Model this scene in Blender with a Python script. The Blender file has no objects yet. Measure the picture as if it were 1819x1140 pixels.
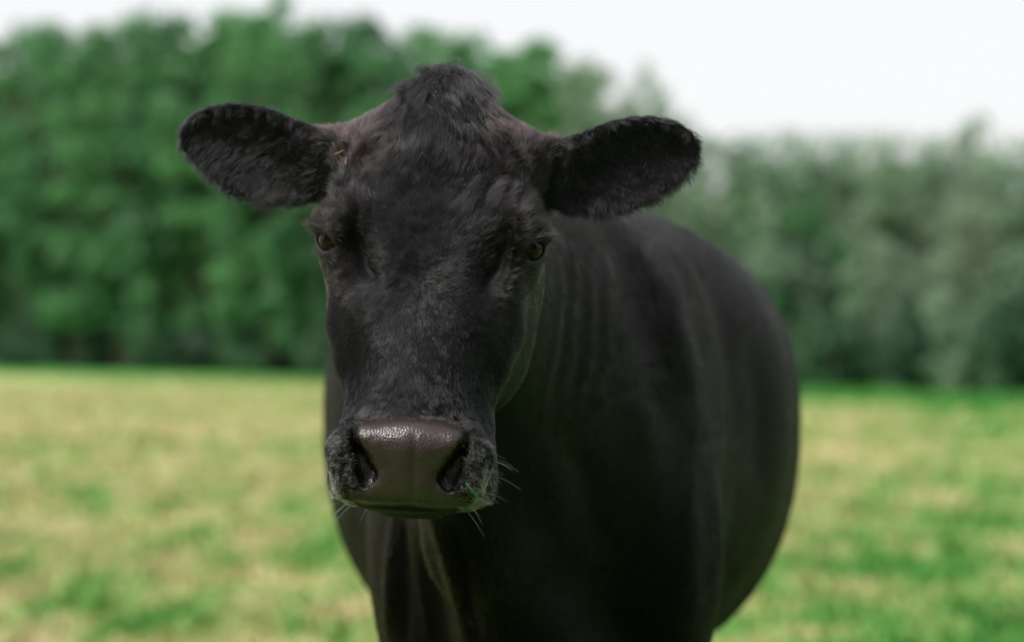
import bpy, math, random
import numpy as np
from mathutils import Vector, Matrix

# ------------------------------------------------------------------ camera, sky, sun, exposure
SC = bpy.context.scene
COL = SC.collection
CAM_H = 1.15
FPX = 4295.0                       # focal length in photograph pixels (1819 wide) = 85 mm
PITCH = math.atan(45 / FPX)
cam_data = bpy.data.cameras.new('camera')
cam = bpy.data.objects.new('camera', cam_data)
COL.objects.link(cam)
cam.location = (0, 0, CAM_H)
cam.rotation_euler = (math.pi / 2 + PITCH, 0, 0)
cam_data.sensor_width = 36.0
cam_data.lens = 36.0 * FPX / 1819.0
cam_data.clip_start = 0.05
cam_data.clip_end = 3000
cam_data.dof.use_dof = True
cam_data.dof.focus_distance = 2.46
cam_data.dof.aperture_fstop = 3.2
SC.camera = cam

SUN_EL, SUN_AZ = math.radians(60), math.radians(-122)     # azimuth from +Y (view direction) towards +X
world = bpy.data.worlds.new('World')
SC.world = world
world.use_nodes = True
wn = world.node_tree.nodes
wl = world.node_tree.links
wn.clear()
w_out = wn.new('ShaderNodeOutputWorld')
w_bg = wn.new('ShaderNodeBackground')
w_sky = wn.new('ShaderNodeTexSky')
w_sky.sky_type = 'NISHITA'
w_sky.sun_disc = False
w_sky.sun_elevation = SUN_EL
w_sky.sun_rotation = SUN_AZ
w_sky.air_density = 1.0
w_sky.dust_density = 3.0
# an overcast: the clear sky seen through an even white cloud layer
w_mix = wn.new('ShaderNodeMix'); w_mix.data_type = 'RGBA'
w_mix.inputs['Factor'].default_value = 0.86
w_mix.inputs['B'].default_value = (4.85, 4.78, 4.82, 1)
wl.new(w_sky.outputs['Color'], w_mix.inputs['A'])
wl.new(w_mix.outputs['Result'], w_bg.inputs['Color'])
w_bg.inputs['Strength'].default_value = 0.085
wl.new(w_bg.outputs['Background'], w_out.inputs['Surface'])

sun_data = bpy.data.lights.new('sun', 'SUN')
sun_data.energy = 1.5
sun_data.angle = math.radians(12)
sun_data.color = (1.0, 0.98, 0.94)
sun = bpy.data.objects.new('sun', sun_data)
COL.objects.link(sun)
sd = Vector((math.sin(SUN_AZ) * math.cos(SUN_EL), math.cos(SUN_AZ) * math.cos(SUN_EL), math.sin(SUN_EL)))
sun.rotation_euler = sd.to_track_quat('Z', 'Y').to_euler()
sun.location = sd * 60

SC.view_settings.view_transform = 'Standard'
SC.view_settings.look = 'None'
SC.view_settings.exposure = 1.3
SC.view_settings.gamma = 1.0
SC.view_settings.use_curve_mapping = False
SC.render.engine = 'CYCLES'
SC.cycles.use_denoising = True
SC.cycles.denoising_prefilter = 'ACCURATE'
SC.cycles.max_bounces = 6
SC.cycles.diffuse_bounces = 3
SC.cycles.transparent_max_bounces = 8
SC.cycles_curves.shape = 'RIBBONS'

FUR = 1.0          # fur density factor (0 = bare)
rng = np.random.default_rng(7)
random.seed(7)

# ------------------------------------------------------------------ helpers
def ray(u, v):
    """direction of a photograph pixel, scaled to one metre along +Y"""
    a = (u - 909.5) / FPX
    b = (570 - v) / FPX
    cy, sy = math.cos(PITCH), math.sin(PITCH)
    d = np.array([a, cy - b * sy, sy + b * cy])
    return d / d[1]

def at(u, v, y):
    return np.array([0, 0, CAM_H]) + ray(u, v) * y

def project(P):
    cy, sy = math.cos(PITCH), math.sin(PITCH)
    y = P[:, 1]; z = P[:, 2] - CAM_H
    dep = y * cy + z * sy
    up = -y * sy + z * cy
    return 909.5 + FPX * P[:, 0] / dep, 570 - FPX * up / dep

def smoothstep(a, b, x):
    t = np.clip((x - a) / (b - a), 0, 1)
    return t * t * (3 - 2 * t)

def vnoise(P, scale, seed=0):
    """value noise in -1..1 at points P (n,3)"""
    q = P * scale + seed * 17.31 + 100.0
    i = np.floor(q).astype(np.int64)
    f = q - i
    f = f * f * (3 - 2 * f)
    def h(a, b, c):
        n = (a * 73856093) ^ (b * 19349663) ^ (c * 83492791) ^ (seed * 2654435761)
        n = (n ^ (n >> 13)) * 1274126177
        n = n & 0x7fffffff
        n = (n ^ (n >> 16)) & 0xffff
        return n / 32767.5 - 1.0
    r = 0
    for dx in (0, 1):
        wx = f[:, 0] if dx else 1 - f[:, 0]
        for dy in (0, 1):
            wy = f[:, 1] if dy else 1 - f[:, 1]
            for dz in (0, 1):
                wz = f[:, 2] if dz else 1 - f[:, 2]
                r = r + wx * wy * wz * h(i[:, 0] + dx, i[:, 1] + dy, i[:, 2] + dz)
    return r

def norm(v):
    return v / (np.linalg.norm(v, axis=-1, keepdims=True) + 1e-9)

def mesh_obj(name, verts, faces, mat, parent=None, smooth=True):
    me = bpy.data.meshes.new(name)
    verts = np.asarray(verts, dtype=np.float32)
    if isinstance(faces, np.ndarray):
        k = faces.shape[1]
        me.vertices.add(len(verts)); me.vertices.foreach_set('co', verts.ravel())
        me.loops.add(faces.size); me.loops.foreach_set('vertex_index', faces.ravel().astype(np.int32))
        me.polygons.add(len(faces))
        me.polygons.foreach_set('loop_start', np.arange(0, faces.size, k, dtype=np.int32))
        me.update(calc_edges=True)
    else:
        me.from_pydata([tuple(map(float, p)) for p in verts], [], faces)
    me.validate()
    me.polygons.foreach_set('use_smooth', [smooth] * len(me.polygons))
    if mat: me.materials.append(mat)
    o = bpy.data.objects.new(name, me)
    COL.objects.link(o)
    if parent: o.parent = parent
    return o

def tag(o, label=None, cat=None, group=None, kind=None):
    for k, v in (('label', label), ('category', cat), ('group', group), ('kind', kind)):
        if v: o[k] = v
    return o

def empty(name, loc=(0, 0, 0)):
    o = bpy.data.objects.new(name, None)
    o.location = loc
    COL.objects.link(o)
    return o

class Nodes:
    def __init__(self, name):
        self.m = bpy.data.materials.new(name)
        self.m.use_nodes = True
        self.t = self.m.node_tree
        self.b = self.t.nodes.get('Principled BSDF')
    def n(self, kind, **kw):
        x = self.t.nodes.new(kind)
        for k, v in kw.items(): setattr(x, k, v)
        return x
    def l(self, a, b): self.t.links.new(a, b)
    def ramp(self, fac, stops):
        r = self.n('ShaderNodeValToRGB')
        el = r.color_ramp.elements
        while len(el) < len(stops): el.new(0.5)
        for e, (p, c) in zip(el, stops):
            e.position = p; e.color = (*c, 1)
        self.l(fac, r.inputs['Fac'])
        return r.outputs['Color']

# ------------------------------------------------------------------ cow: signed distance sculpt
HO = at(761, 434, 2.5)                                   # head frame origin between the eyes
ROLL, YAW = math.radians(2.8), math.radians(2.2)
def rot_head():
    cr, sr = math.cos(ROLL), math.sin(ROLL)
    Rr = np.array([[cr, 0, sr], [0, 1, 0], [-sr, 0, cr]])      # clockwise seen from the camera
    c, s = math.cos(YAW), math.sin(YAW)
    Ry = np.array([[c, s, 0], [-s, c, 0], [0, 0, 1]])          # local -y swings to -x
    return Rr @ Ry
RH = rot_head()
def h2w(p): return np.asarray(p) @ RH.T + HO
def w2h(p): return (np.asarray(p) - HO) @ RH

def axis(fine0, fine1, fine, lo, hi, coarse):
    a = list(np.arange(fine0, fine1, fine))
    s, x = fine, a[-1]
    while x < hi:
        s = min(coarse, s * 1.25); x += s; a.append(x)
    s, x = fine, a[0]; b = []
    while x > lo:
        s = min(coarse, s * 1.25); x -= s; b.append(x)
    return np.array(b[::-1] + a, dtype=np.float32)

VOX = 0.0030
GX = axis(-0.40, 0.25, VOX, -0.45, 0.62, 0.016)
GY = axis(2.33, 2.76, VOX, 2.20, 5.45, 0.018)
GZ = axis(0.955, 1.475, VOX, -0.03, 1.56, 0.014)
D = np.full((len(GX), len(GY), len(GZ)), 0.5, dtype=np.float32)

def sub(lo, hi):
    s = []
    for g, a, b in zip((GX, GY, GZ), lo, hi):
        i0 = max(0, int(np.searchsorted(g, a)) - 2); i1 = min(len(g), int(np.searchsorted(g, b)) + 2)
        s.append(slice(i0, i1))
    return tuple(s)

def pts(s):
    return (GX[s[0]][:, None, None], GY[s[1]][None, :, None], GZ[s[2]][None, None, :])

def apply(s, d, k, op='add'):
    a = D[s]
    d = d.astype(np.float32)
    if op == 'sub':
        a = -a
    h = np.clip(0.5 + 0.5 * (a - d) / k, 0, 1)
    r = a * (1 - h) + d * h - k * h * (1 - h)
    D[s] = -r if op == 'sub' else r

def to_h(X, Y, Z):
    X = X - HO[0]; Y = Y - HO[1]; Z = Z - HO[2]
    return (X * RH[0, 0] + Y * RH[1, 0] + Z * RH[2, 0],
            X * RH[0, 1] + Y * RH[1, 1] + Z * RH[2, 1],
            X * RH[0, 2] + Y * RH[1, 2] + Z * RH[2, 2])

def ell(c, r, k, op='add', head=False, R=None):
    """ellipsoid; c in head frame if head"""
    c = np.asarray(c, float); r = np.asarray(r, float)
    cw = h2w(c) if head else c
    m = max(r) + k + 0.01
    s = sub(cw - m, cw + m)
    X, Y, Z = pts(s)
    if head:
        X, Y, Z = to_h(X, Y, Z)
    X = X - c[0]; Y = Y - c[1]; Z = Z - c[2]
    if R is not None:
        R = np.asarray(R)
        X, Y, Z = (X * R[0, 0] + Y * R[0, 1] + Z * R[0, 2], X * R[1, 0] + Y * R[1, 1] + Z * R[1, 2], X * R[2, 0] + Y * R[2, 1] + Z * R[2, 2])
    k0 = np.sqrt((X / r[0]) ** 2 + (Y / r[1]) ** 2 + (Z / r[2]) ** 2)
    k1 = np.sqrt((X / r[0] ** 2) ** 2 + (Y / r[1] ** 2) ** 2 + (Z / r[2] ** 2) ** 2) + 1e-6
    apply(s, k0 * (k0 - 1) / k1, k, op)

def cap(a, b, ra, rb, k, op='add', head=False):
    a = np.asarray(a, float); b = np.asarray(b, float)
    if head: a = h2w(a); b = h2w(b)
    m = max(ra, rb) + k + 0.005
    s = sub(np.minimum(a, b) - m, np.maximum(a, b) + m)
    X, Y, Z = pts(s)
    ba = b - a; L = ba @ ba + 1e-12
    t = np.clip(((X - a[0]) * ba[0] + (Y - a[1]) * ba[1] + (Z - a[2]) * ba[2]) / L, 0, 1)
    d = np.sqrt((X - a[0] - t * ba[0]) ** 2 + (Y - a[1] - t * ba[1]) ** 2 + (Z - a[2] - t * ba[2]) ** 2) - (ra + (rb - ra) * t)
    apply(s, d, k, op)

def chain(P, r, k, op='add', head=False):
    for i in range(len(P) - 1):
        cap(P[i], P[i + 1], r[i], r[i + 1], k, op, head)

def dense(tab, n=600):
    """smooth (monotone-ish) resample of a station table"""
    tab = np.array(sorted(tab), float)
    t = np.linspace(tab[0, 0], tab[-1, 0], n)
    out = [t]
    for c in range(1, tab.shape[1]):
        y = np.interp(t, tab[:, 0], tab[:, c])
        w = np.hanning(41); w /= w.sum()
        yy = np.convolve(np.pad(y, 20, mode='edge'), w, mode='valid')
        out.append(yy)
    return np.array(out)

def grad_dist(g, s):
    gx, gy, gz = np.gradient(g, GX[s[0]], GY[s[1]], GZ[s[2]])
    return g / (np.sqrt(gx * gx + gy * gy + gz * gz) + 1e-3)

# --- trunk and neck: stations along Y  (Y, centre x, centre z, half width, up, down, exponent)
BODY = [
    (2.66, -0.080, 1.235, 0.060, 0.080, 0.080, 2.0),
    (2.74, -0.075, 1.215, 0.092, 0.135, 0.140, 2.0),
    (2.85, -0.050, 1.180, 0.112, 0.185, 0.205, 2.0),
    (3.00, -0.005, 1.120, 0.140, 0.240, 0.290, 2.1),
    (3.14, 0.030, 1.075, 0.185, 0.285, 0.370, 2.2),
    (3.30, 0.048, 1.050, 0.205, 0.312, 0.400, 2.2),
    (3.50, 0.060, 1.040, 0.262, 0.322, 0.380, 2.25),
    (3.70, 0.075, 1.040, 0.348, 0.332, 0.375, 2.25),
    (3.95, 0.082, 1.035, 0.392, 0.338, 0.425, 2.35),
    (4.20, 0.085, 1.035, 0.398, 0.335, 0.430, 2.35),
    (4.50, 0.090, 1.050, 0.345, 0.310, 0.320, 2.2),
    (4.75, 0.095, 1.070, 0.290, 0.300, 0.280, 2.3),
    (4.95, 0.100, 1.090, 0.245, 0.270, 0.250, 2.3),
    (5.08, 0.100, 1.100, 0.170, 0.200, 0.200, 2.2),
    (5.14, 0.100, 1.100, 0.040, 0.050, 0.050, 2.0)]
def body_sdf():
    T = dense(BODY)
    s = sub((-0.44, 2.62, 0.55), (0.62, 5.2, 1.5))
    X, Y, Z = pts(s)
    y = Y.ravel()
    P = [np.interp(y, T[0], T[i])[None, :, None].astype(np.float32) for i in range(1, 7)]
    cx, cz, w, up, dn, n = P
    dz = Z - cz
    h = np.where(dz > 0, up, dn)
    g = (np.abs((X - cx) / w) ** n + np.abs(dz / h) ** n) ** (1 / n) - 1
    # close both ends
    g = np.maximum(g, np.maximum((2.66 - Y) * 8, (Y - 5.13) * 8) + 0 * g)
    d = grad_dist(g.astype(np.float32), s)
    apply(s, np.clip(d, -0.4, 0.4), 0.02)
body_sdf()
# shoulders, upper forelegs, brisket, hips
for sx in (-1, 1):
    cx = 0.045
    ell((cx + sx * 0.150, 3.34, 0.98), (0.075, 0.17, 0.27), 0.10)
    ell((cx + sx * 0.135, 3.20, 0.86), (0.085, 0.10, 0.15), 0.08)
    chain([(cx + sx * 0.135, 3.30, 0.84), (cx + sx * 0.130, 3.27, 0.66), (cx + sx * 0.120, 3.24, 0.44), (cx + sx * 0.115, 3.25, 0.40), (cx + sx * 0.115, 3.27, 0.17), (cx + sx * 0.115, 3.25, 0.09)],
          [0.10, 0.080, 0.052, 0.050, 0.034, 0.040], 0.03)
    ell((cx + sx * 0.115, 3.235, 0.425), (0.05, 0.055, 0.06), 0.02)
    chain([(0.09 + sx * 0.17, 4.80, 0.95), (0.09 + sx * 0.18, 4.72, 0.70), (0.09 + sx * 0.16, 4.95, 0.47), (0.09 + sx * 0.155, 4.93, 0.18), (0.09 + sx * 0.155, 4.89, 0.09)],
          [0.17, 0.125, 0.060, 0.038, 0.042], 0.05)
    ell((0.095 + sx * 0.20, 4.55, 1.22), (0.08, 0.10, 0.08), 0.08)
    for hz in (-1, 1):                                                    # cloven hooves
        for yy in (3.22, 4.86):
            x0 = (cx + sx * 0.115 if yy < 4 else 0.09 + sx * 0.155) + hz * 0.024
            chain([(x0, yy + 0.03, 0.07), (x0, yy - 0.035, 0.022)], [0.028, 0.024], 0.006)
chain([(-0.075, 2.82, 1.00), (-0.045, 2.93, 0.90), (0.010, 3.04, 0.78), (0.045, 3.12, 0.70), (0.05, 3.22, 0.66)], [0.022, 0.035, 0.055, 0.075, 0.08], 0.07)
# udder and tail
ell((0.09, 4.55, 0.70), (0.13, 0.16, 0.10), 0.06)
for sx in (-1, 1):
    for yy in (4.48, 4.60):
        cap((0.09 + sx * 0.06, yy, 0.63), (0.09 + sx * 0.065, yy, 0.57), 0.016, 0.011, 0.015)
chain([(0.10, 5.08, 1.28), (0.10, 5.18, 1.18), (0.11, 5.20, 0.85), (0.12, 5.18, 0.50)], [0.035, 0.026, 0.02, 0.03], 0.03)

# --- head: stations along head-frame z   (z, half width, front y, widest y, back y, front exp, back exp)
HEAD = [
    (-0.275, 0.012, -0.050, -0.020, 0.005, 2.0, 2.0),
    (-0.272, 0.050, -0.108, -0.030, 0.022, 2.5, 2.0),
    (-0.266, 0.075, -0.124, -0.036, 0.040, 2.7, 2.0),
    (-0.256, 0.0840, -0.131, -0.042, 0.052, 2.8, 2.0),
    (-0.240, 0.0865, -0.134, -0.046, 0.065, 2.8, 2.0),
    (-0.215, 0.0835, -0.126, -0.040, 0.080, 2.5, 2.0),
    (-0.190, 0.0790, -0.112, -0.025, 0.098, 2.3, 2.0),
    (-0.165, 0.0770, -0.096, -0.008, 0.122, 2.2, 2.0),
    (-0.145, 0.0835, -0.085, 0.008, 0.142, 2.2, 2.0),
    (-0.120, 0.0925, -0.073, 0.024, 0.168, 2.2, 2.1),
    (-0.095, 0.0985, -0.061, 0.038, 0.195, 2.25, 2.2),
    (-0.065, 0.1040, -0.046, 0.046, 0.218, 2.35, 2.3),
    (-0.030, 0.1090, -0.027, 0.052, 0.242, 2.5, 2.3),
    (0.000, 0.1120, -0.012, 0.058, 0.258, 2.6, 2.3),
    (0.030, 0.1120, 0.001, 0.070, 0.265, 2.6, 2.2),
    (0.060, 0.1080, 0.017, 0.085, 0.270, 2.5, 2.2),
    (0.090, 0.1045, 0.034, 0.100, 0.270, 2.4, 2.1),
    (0.118, 0.1040, 0.050, 0.112, 0.262, 2.2, 2.1),
    (0.131, 0.0950, 0.058, 0.116, 0.255, 2.1, 2.0),
    (0.146, 0.0780, 0.070, 0.122, 0.245, 2.1, 2.0),
    (0.160, 0.0660, 0.078, 0.128, 0.235, 2.0, 2.0),
    (0.200, 0.0500, 0.090, 0.134, 0.215, 2.0, 2.0)]
def head_sdf():
    T = dense(HEAD, 900)
    s = sub(HO + np.array([-0.16, -0.19, -0.33]), HO + np.array([0.16, 0.32, 0.23]))
    X, Y, Z = to_h(*pts(s))
    zz = Z + 0 * X + 0 * Y
    P = [np.interp(zz, T[0], T[i]).astype(np.float32) for i in range(1, 7)]
    w, yf, yw, yb, nf, nb = P
    Y = Y + 0 * zz
    fr = Y < yw
    L = np.where(fr, yw - yf, yb - yw)
    n = np.where(fr, nf, nb)
    g = (np.abs(X / w) ** n + np.abs((Y - yw) / L) ** n) ** (1 / n) - 1
    g = np.maximum(g, (-0.2745 - zz) * 8)
    top = (zz - 0.158) * 14
    hh = np.clip(0.8 - np.abs(g - top), 0, None) / 0.8
    g = np.maximum(g, top) + hh * hh * 0.8 / 4
    d = grad_dist(np.clip(g, -1, 6).astype(np.float32), s)
    apply(s, np.clip(d, -0.2, 0.2), 0.03)
head_sdf()

EYE = np.array([0.0930, 0.031, 0.001]); EYE_R = 0.0240
EAX = norm(np.array([0.72, -0.69, 0.03]))
def mir(p, sx): return np.array([p[0] * sx, p[1], p[2]])

for sx in (-1, 1):
    # brow / orbit mound, zygomatic ridge, cheek crest
    ell(mir((0.085, 0.042, 0.016), sx), (0.029, 0.042, 0.034), 0.022, head=True)
    ell(mir((0.086, 0.045, -0.016), sx), (0.027, 0.036, 0.026), 0.020, head=True)
    chain([mir(p, sx) for p in ((0.088, 0.045, 0.030), (0.092, 0.075, 0.065), (0.086, 0.092, 0.095), (0.068, 0.096, 0.112))], [0.016, 0.014, 0.013, 0.011], 0.02, head=True)
    chain([mir(p, sx) for p in ((0.080, 0.010, -0.045), (0.083, 0.012, -0.085), (0.074, -0.008, -0.125))], [0.013, 0.012, 0.010], 0.02, head=True)
    # masseter and jaw angle
    ell(mir((0.066, 0.135, -0.040), sx), (0.050, 0.085, 0.085), 0.03, head=True)
    ell(mir((0.056, 0.095, -0.110), sx), (0.048, 0.060, 0.065), 0.03, head=True)
    # hollow in front of / above the eye, temporal hollow
    ell(mir((0.068, -0.024, -0.004), sx), (0.017, 0.020, 0.046), 0.022, 'sub', head=True)
    ell(mir((0.108, 0.068, 0.078), sx), (0.012, 0.016, 0.030), 0.02, 'sub', head=True)
    # hollow along the side of the nose
    ell(mir((0.092, -0.072, -0.135), sx), (0.036, 0.036, 0.055), 0.03, 'sub', head=True)
    # nostril wing
    chain([mir(p, sx) for p in ((0.060, -0.100, -0.190), (0.066, -0.108, -0.212), (0.060, -0.115, -0.240))], [0.012, 0.015, 0.014], 0.014, head=True)
# poll knob
ell((0.0, 0.128, 0.108), (0.076, 0.090, 0.068), 0.03, head=True)
ell((-0.004, 0.126, 0.156), (0.022, 0.046, 0.042), 0.04, head=True)
ell((0.018, 0.126, 0.158), (0.018, 0.040, 0.030), 0.03, head=True)
ell((0, 0.060, 0.085), (0.060, 0.03, 0.05), 0.03, head=True)
# chin
ell((0, -0.046, -0.262), (0.050, 0.046, 0.018), 0.008, head=True)
# nose pad
ell((0, -0.104, -0.215), (0.040, 0.030, 0.040), 0.02, head=True)
cap((-0.040, -0.112, -0.2055), (0.040, -0.112, -0.2055), 0.0235, 0.0235, 0.012, head=True)

# --- ears: traced outline in the head frame x-z plane, cupped, thick
EAR = np.array([(0.092, 0.098), (0.112, 0.110), (0.131, 0.113), (0.155, 0.128), (0.179, 0.139), (0.203, 0.1445), (0.227, 0.1450), (0.251, 0.1400), (0.269, 0.1285), (0.279, 0.110),
                (0.2766, 0.092), (0.257, 0.0690), (0.233, 0.0505), (0.209, 0.0390), (0.179, 0.0335), (0.149, 0.0355), (0.125, 0.042), (0.100, 0.052), (0.085, 0.075)])
EAR = (EAR - (0.285, 0.10)) * (1.0, 0.96) + (0.283, 0.105)
EAR_Y0, EAR_SL = 0.112, 0.10
def poly_sd(px, pz, V):
    """signed distance to a polygon (negative inside)"""
    d = np.full(np.broadcast(px, pz).shape, 1e9)
    inside = np.zeros(d.shape, bool)
    n = len(V)
    for i in range(n):
        a, b = V[i], V[(i + 1) % n]
        e = b - a
        wx, wz = px - a[0], pz - a[1]
        t = np.clip((wx * e[0] + wz * e[1]) / (e @ e), 0, 1)
        d = np.minimum(d, (wx - t * e[0]) ** 2 + (wz - t * e[1]) ** 2)
        c = ((a[1] <= pz) != (b[1] <= pz)) & (px < (b[0] - a[0]) * (pz - a[1]) / (b[1] - a[1] + 1e-12) + a[0])
        inside ^= c
    d = np.sqrt(d)
    return np.where(inside, -d, d)
def ear_mid(x, q):
    """depth of the cupped middle surface; q = distance inside the outline"""
    return EAR_Y0 + EAR_SL * (x - 0.1) + 0.009 * (1 - np.exp(-np.clip(q, 0, 1) / 0.025)) - 0.001
def ear_sdf(sx):
    c = h2w((sx * 0.185, EAR_Y0 + 0.02, 0.09))
    s = sub(c - np.array([0.135, 0.09, 0.085]), c + np.array([0.135, 0.09, 0.085]))
    X, Y, Z = to_h(*pts(s))
    X = X * sx
    X = 0.1 + (X - 0.1) / (1.06 if sx < 0 else 1.02)
    if sx > 0: Z = Z - 0.05 * (X - 0.1)
    X, Y, Z = np.broadcast_arrays(X, Y, Z)
    q = poly_sd(X, Z, EAR) + 0.004
    ym = ear_mid(X, -q)
    a, b = q, (np.abs(Y - ym) - 0.0015) * 0.8
    d = np.minimum(np.maximum(a, b), 0) + np.sqrt(np.maximum(a, 0) ** 2 + np.maximum(b, 0) ** 2) - 0.004
    apply(s, d, 0.012)
for sx in (-1, 1):
    ear_sdf(sx)
    cap(mir((0.080, 0.130, 0.090), sx), mir((0.128, 0.140, 0.086), sx), 0.042, 0.030, 0.025, head=True)
    cap(mir((0.085, 0.115, 0.105), sx), mir((0.150, 0.125, 0.112), sx), 0.016, 0.010, 0.02, head=True)

# --- eyes: socket, lids
def basis(ax):
    up = np.array([0, 0, 1.0]); u = norm(np.cross(up, ax)); v = np.cross(ax, u)
    return u, v
LID_TILT = math.radians(15)
def lid_pts(sx, upper, r, n=9, elev=None):
    ax = mir(EAX, sx); u, v = basis(ax); c = mir(EYE, sx)
    u = u * sx                        # u points to the back for the right eye; mirrored for the left
    ct, st = math.cos(LID_TILT), math.sin(LID_TILT)
    u, v = ct * u + st * v, -st * u + ct * v
    P = []
    for i in range(n):
        t = -1 + 2 * i / (n - 1)
        a = t * math.radians(64)
        e = (1 - t * t) * math.radians(elev if elev is not None else (33 if upper else -39))
        d = math.cos(e) * (math.cos(a) * ax + math.sin(a) * u) + math.sin(e) * v
        P.append(c + r * norm(d))
    return P
for sx in (-1, 1):
    ax = mir(EAX, sx)
    c = mir(EYE, sx)
    # almond opening carved down to the ball
    u, v = basis(ax)
    u = u * sx
    ct, st = math.cos(LID_TILT), math.sin(LID_TILT)
    u, v = ct * u + st * v, -st * u + ct * v
    R = np.array([u, v, ax])
    ell(c + ax * 0.019 - v * 0.002, (0.0222, 0.0152, 0.020), 0.003, 'sub', head=True, R=R)
    ell(c, (EYE_R + .0005,) * 3, 0.001, 'sub', head=True)
    chain(lid_pts(sx, True, EYE_R + 0.0035, elev=52), [0.003] + [0.0072] * 7 + [0.003], 0.008, head=True)
    up = lid_pts(sx, True, EYE_R + 0.0022); lo = lid_pts(sx, False, EYE_R + 0.0020)
    chain(up, [0.0026] + [0.0040] * 7 + [0.0026], 0.005, head=True)
    chain(lo, [0.0022] + [0.0028] * 7 + [0.0022], 0.005, head=True)
# --- nostrils and mouth
NOS = [(0.0560, -0.118, -0.194), (0.0520, -0.127, -0.206), (0.0435, -0.135, -0.221), (0.0355, -0.139, -0.235), (0.0375, -0.138, -0.243)]
for sx in (-1, 1):
    P = [mir(p, sx) for p in NOS]
    Q = [mir((p[0] + 0.004, p[1] + 0.020, p[2] + 0.001), sx) for p in NOS]
    Q2 = [mir((p[0] - 0.004, p[1] + 0.045, p[2] + 0.006), sx) for p in NOS[1:]]
    chain(P, [0.0035, 0.0055, 0.0075, 0.0085, 0.0060], 0.006, 'sub', head=True)
    chain(Q, [0.0045, 0.0070, 0.0098, 0.0105, 0.008], 0.006, 'sub', head=True)
    chain(Q2, [0.007, 0.010, 0.010, 0.009], 0.006, 'sub', head=True)
MOUTH = [(-0.080, -0.030, -0.258), (-0.066, -0.090, -0.2655), (-0.045, -0.118, -0.2690), (0, -0.128, -0.2670), (0.045, -0.118, -0.2700), (0.066, -0.090, -0.2660), (0.080, -0.030, -0.258)]
chain(MOUTH, [0.003, 0.005, 0.006, 0.006, 0.006, 0.005, 0.003], 0.005, 'sub', head=True)

def surface_nets():
    ins = D < 0
    nx, ny, nz = D.shape
    cnt = np.zeros((nx - 1, ny - 1, nz - 1), np.uint8)
    for a in (0, 1):
        for b in (0, 1):
            for c in (0, 1):
                cnt += ins[a:nx - 1 + a, b:ny - 1 + b, c:nz - 1 + c]
    act = (cnt > 0) & (cnt < 8)
    I = np.argwhere(act)
    idx = np.full(act.shape, -1, np.int32)
    idx[act] = np.arange(len(I), dtype=np.int32)
    acc = np.zeros((len(I), 3)); w = np.zeros(len(I))
    corners = [(a, b, c) for a in (0, 1) for b in (0, 1) for c in (0, 1)]
    def val(c): return D[I[:, 0] + c[0], I[:, 1] + c[1], I[:, 2] + c[2]]
    def pos(c): return np.stack([GX[I[:, 0] + c[0]], GY[I[:, 1] + c[1]], GZ[I[:, 2] + c[2]]], 1)
    for i, a in enumerate(corners):
        for b in corners[i + 1:]:
            if sum(abs(p - q) for p, q in zip(a, b)) != 1: continue
            va, vb = val(a), val(b)
            m = (va < 0) != (vb < 0)
            t = np.clip(va[m] / (va[m] - vb[m]), 0, 1)[:, None]
            acc[m] += pos(a)[m] * (1 - t) + pos(b)[m] * t
            w[m] += 1
    V = acc / w[:, None]
    F = []
    for ax in range(3):
        o1, o2 = [(1, 2), (2, 0), (0, 1)][ax]
        sl0 = [slice(None)] * 3; sl1 = [slice(None)] * 3
        sl0[ax] = slice(0, -1); sl1[ax] = slice(1, None)
        ch = ins[tuple(sl0)] != ins[tuple(sl1)]
        E = np.argwhere(ch)
        ok = (E[:, o1] > 0) & (E[:, o2] > 0) & (E[:, o1] < D.shape[o1] - 1) & (E[:, o2] < D.shape[o2] - 1)
        E = E[ok]
        def cell(d1, d2):
            q = E.copy(); q[:, o1] -= d1; q[:, o2] -= d2
            return idx[q[:, 0], q[:, 1], q[:, 2]]
        q = np.stack([cell(1, 1), cell(0, 1), cell(0, 0), cell(1, 0)], 1)
        flip = ~ins[E[:, 0], E[:, 1], E[:, 2]]
        q[flip] = q[flip][:, ::-1]
        F.append(q)
    F = np.concatenate(F)
    F = F[(F >= 0).all(1)]
    return V, F

def edges_of(F):
    e = np.concatenate([F[:, [0, 1]], F[:, [1, 2]], F[:, [2, 3]], F[:, [3, 0]]])
    e.sort(axis=1)
    return np.unique(e, axis=0)

def lap(V, E, f, w=None):
    n = len(V)
    s = np.zeros_like(V); c = np.bincount(E.ravel(), minlength=n)[:, None]
    for k in range(3):
        s[:, k] = np.bincount(E[:, 0], V[E[:, 1], k], n) + np.bincount(E[:, 1], V[E[:, 0], k], n)
    d = f * (s / np.maximum(c, 1) - V)
    return V + (d if w is None else d * w[:, None])

def vnormals(V, F):
    n = np.cross(V[F[:, 2]] - V[F[:, 0]], V[F[:, 3]] - V[F[:, 1]])
    N = np.zeros_like(V)
    for k in range(3):
        for j in range(4):
            N[:, k] += np.bincount(F[:, j], n[:, k], len(V))
    return norm(N)

V, F = surface_nets()
del D
E = edges_of(F)
for _ in range(2):
    V = lap(V, E, 0.55); V = lap(V, E, -0.57)
print('cow mesh', len(V), len(F))
N = vnormals(V, F)

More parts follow.
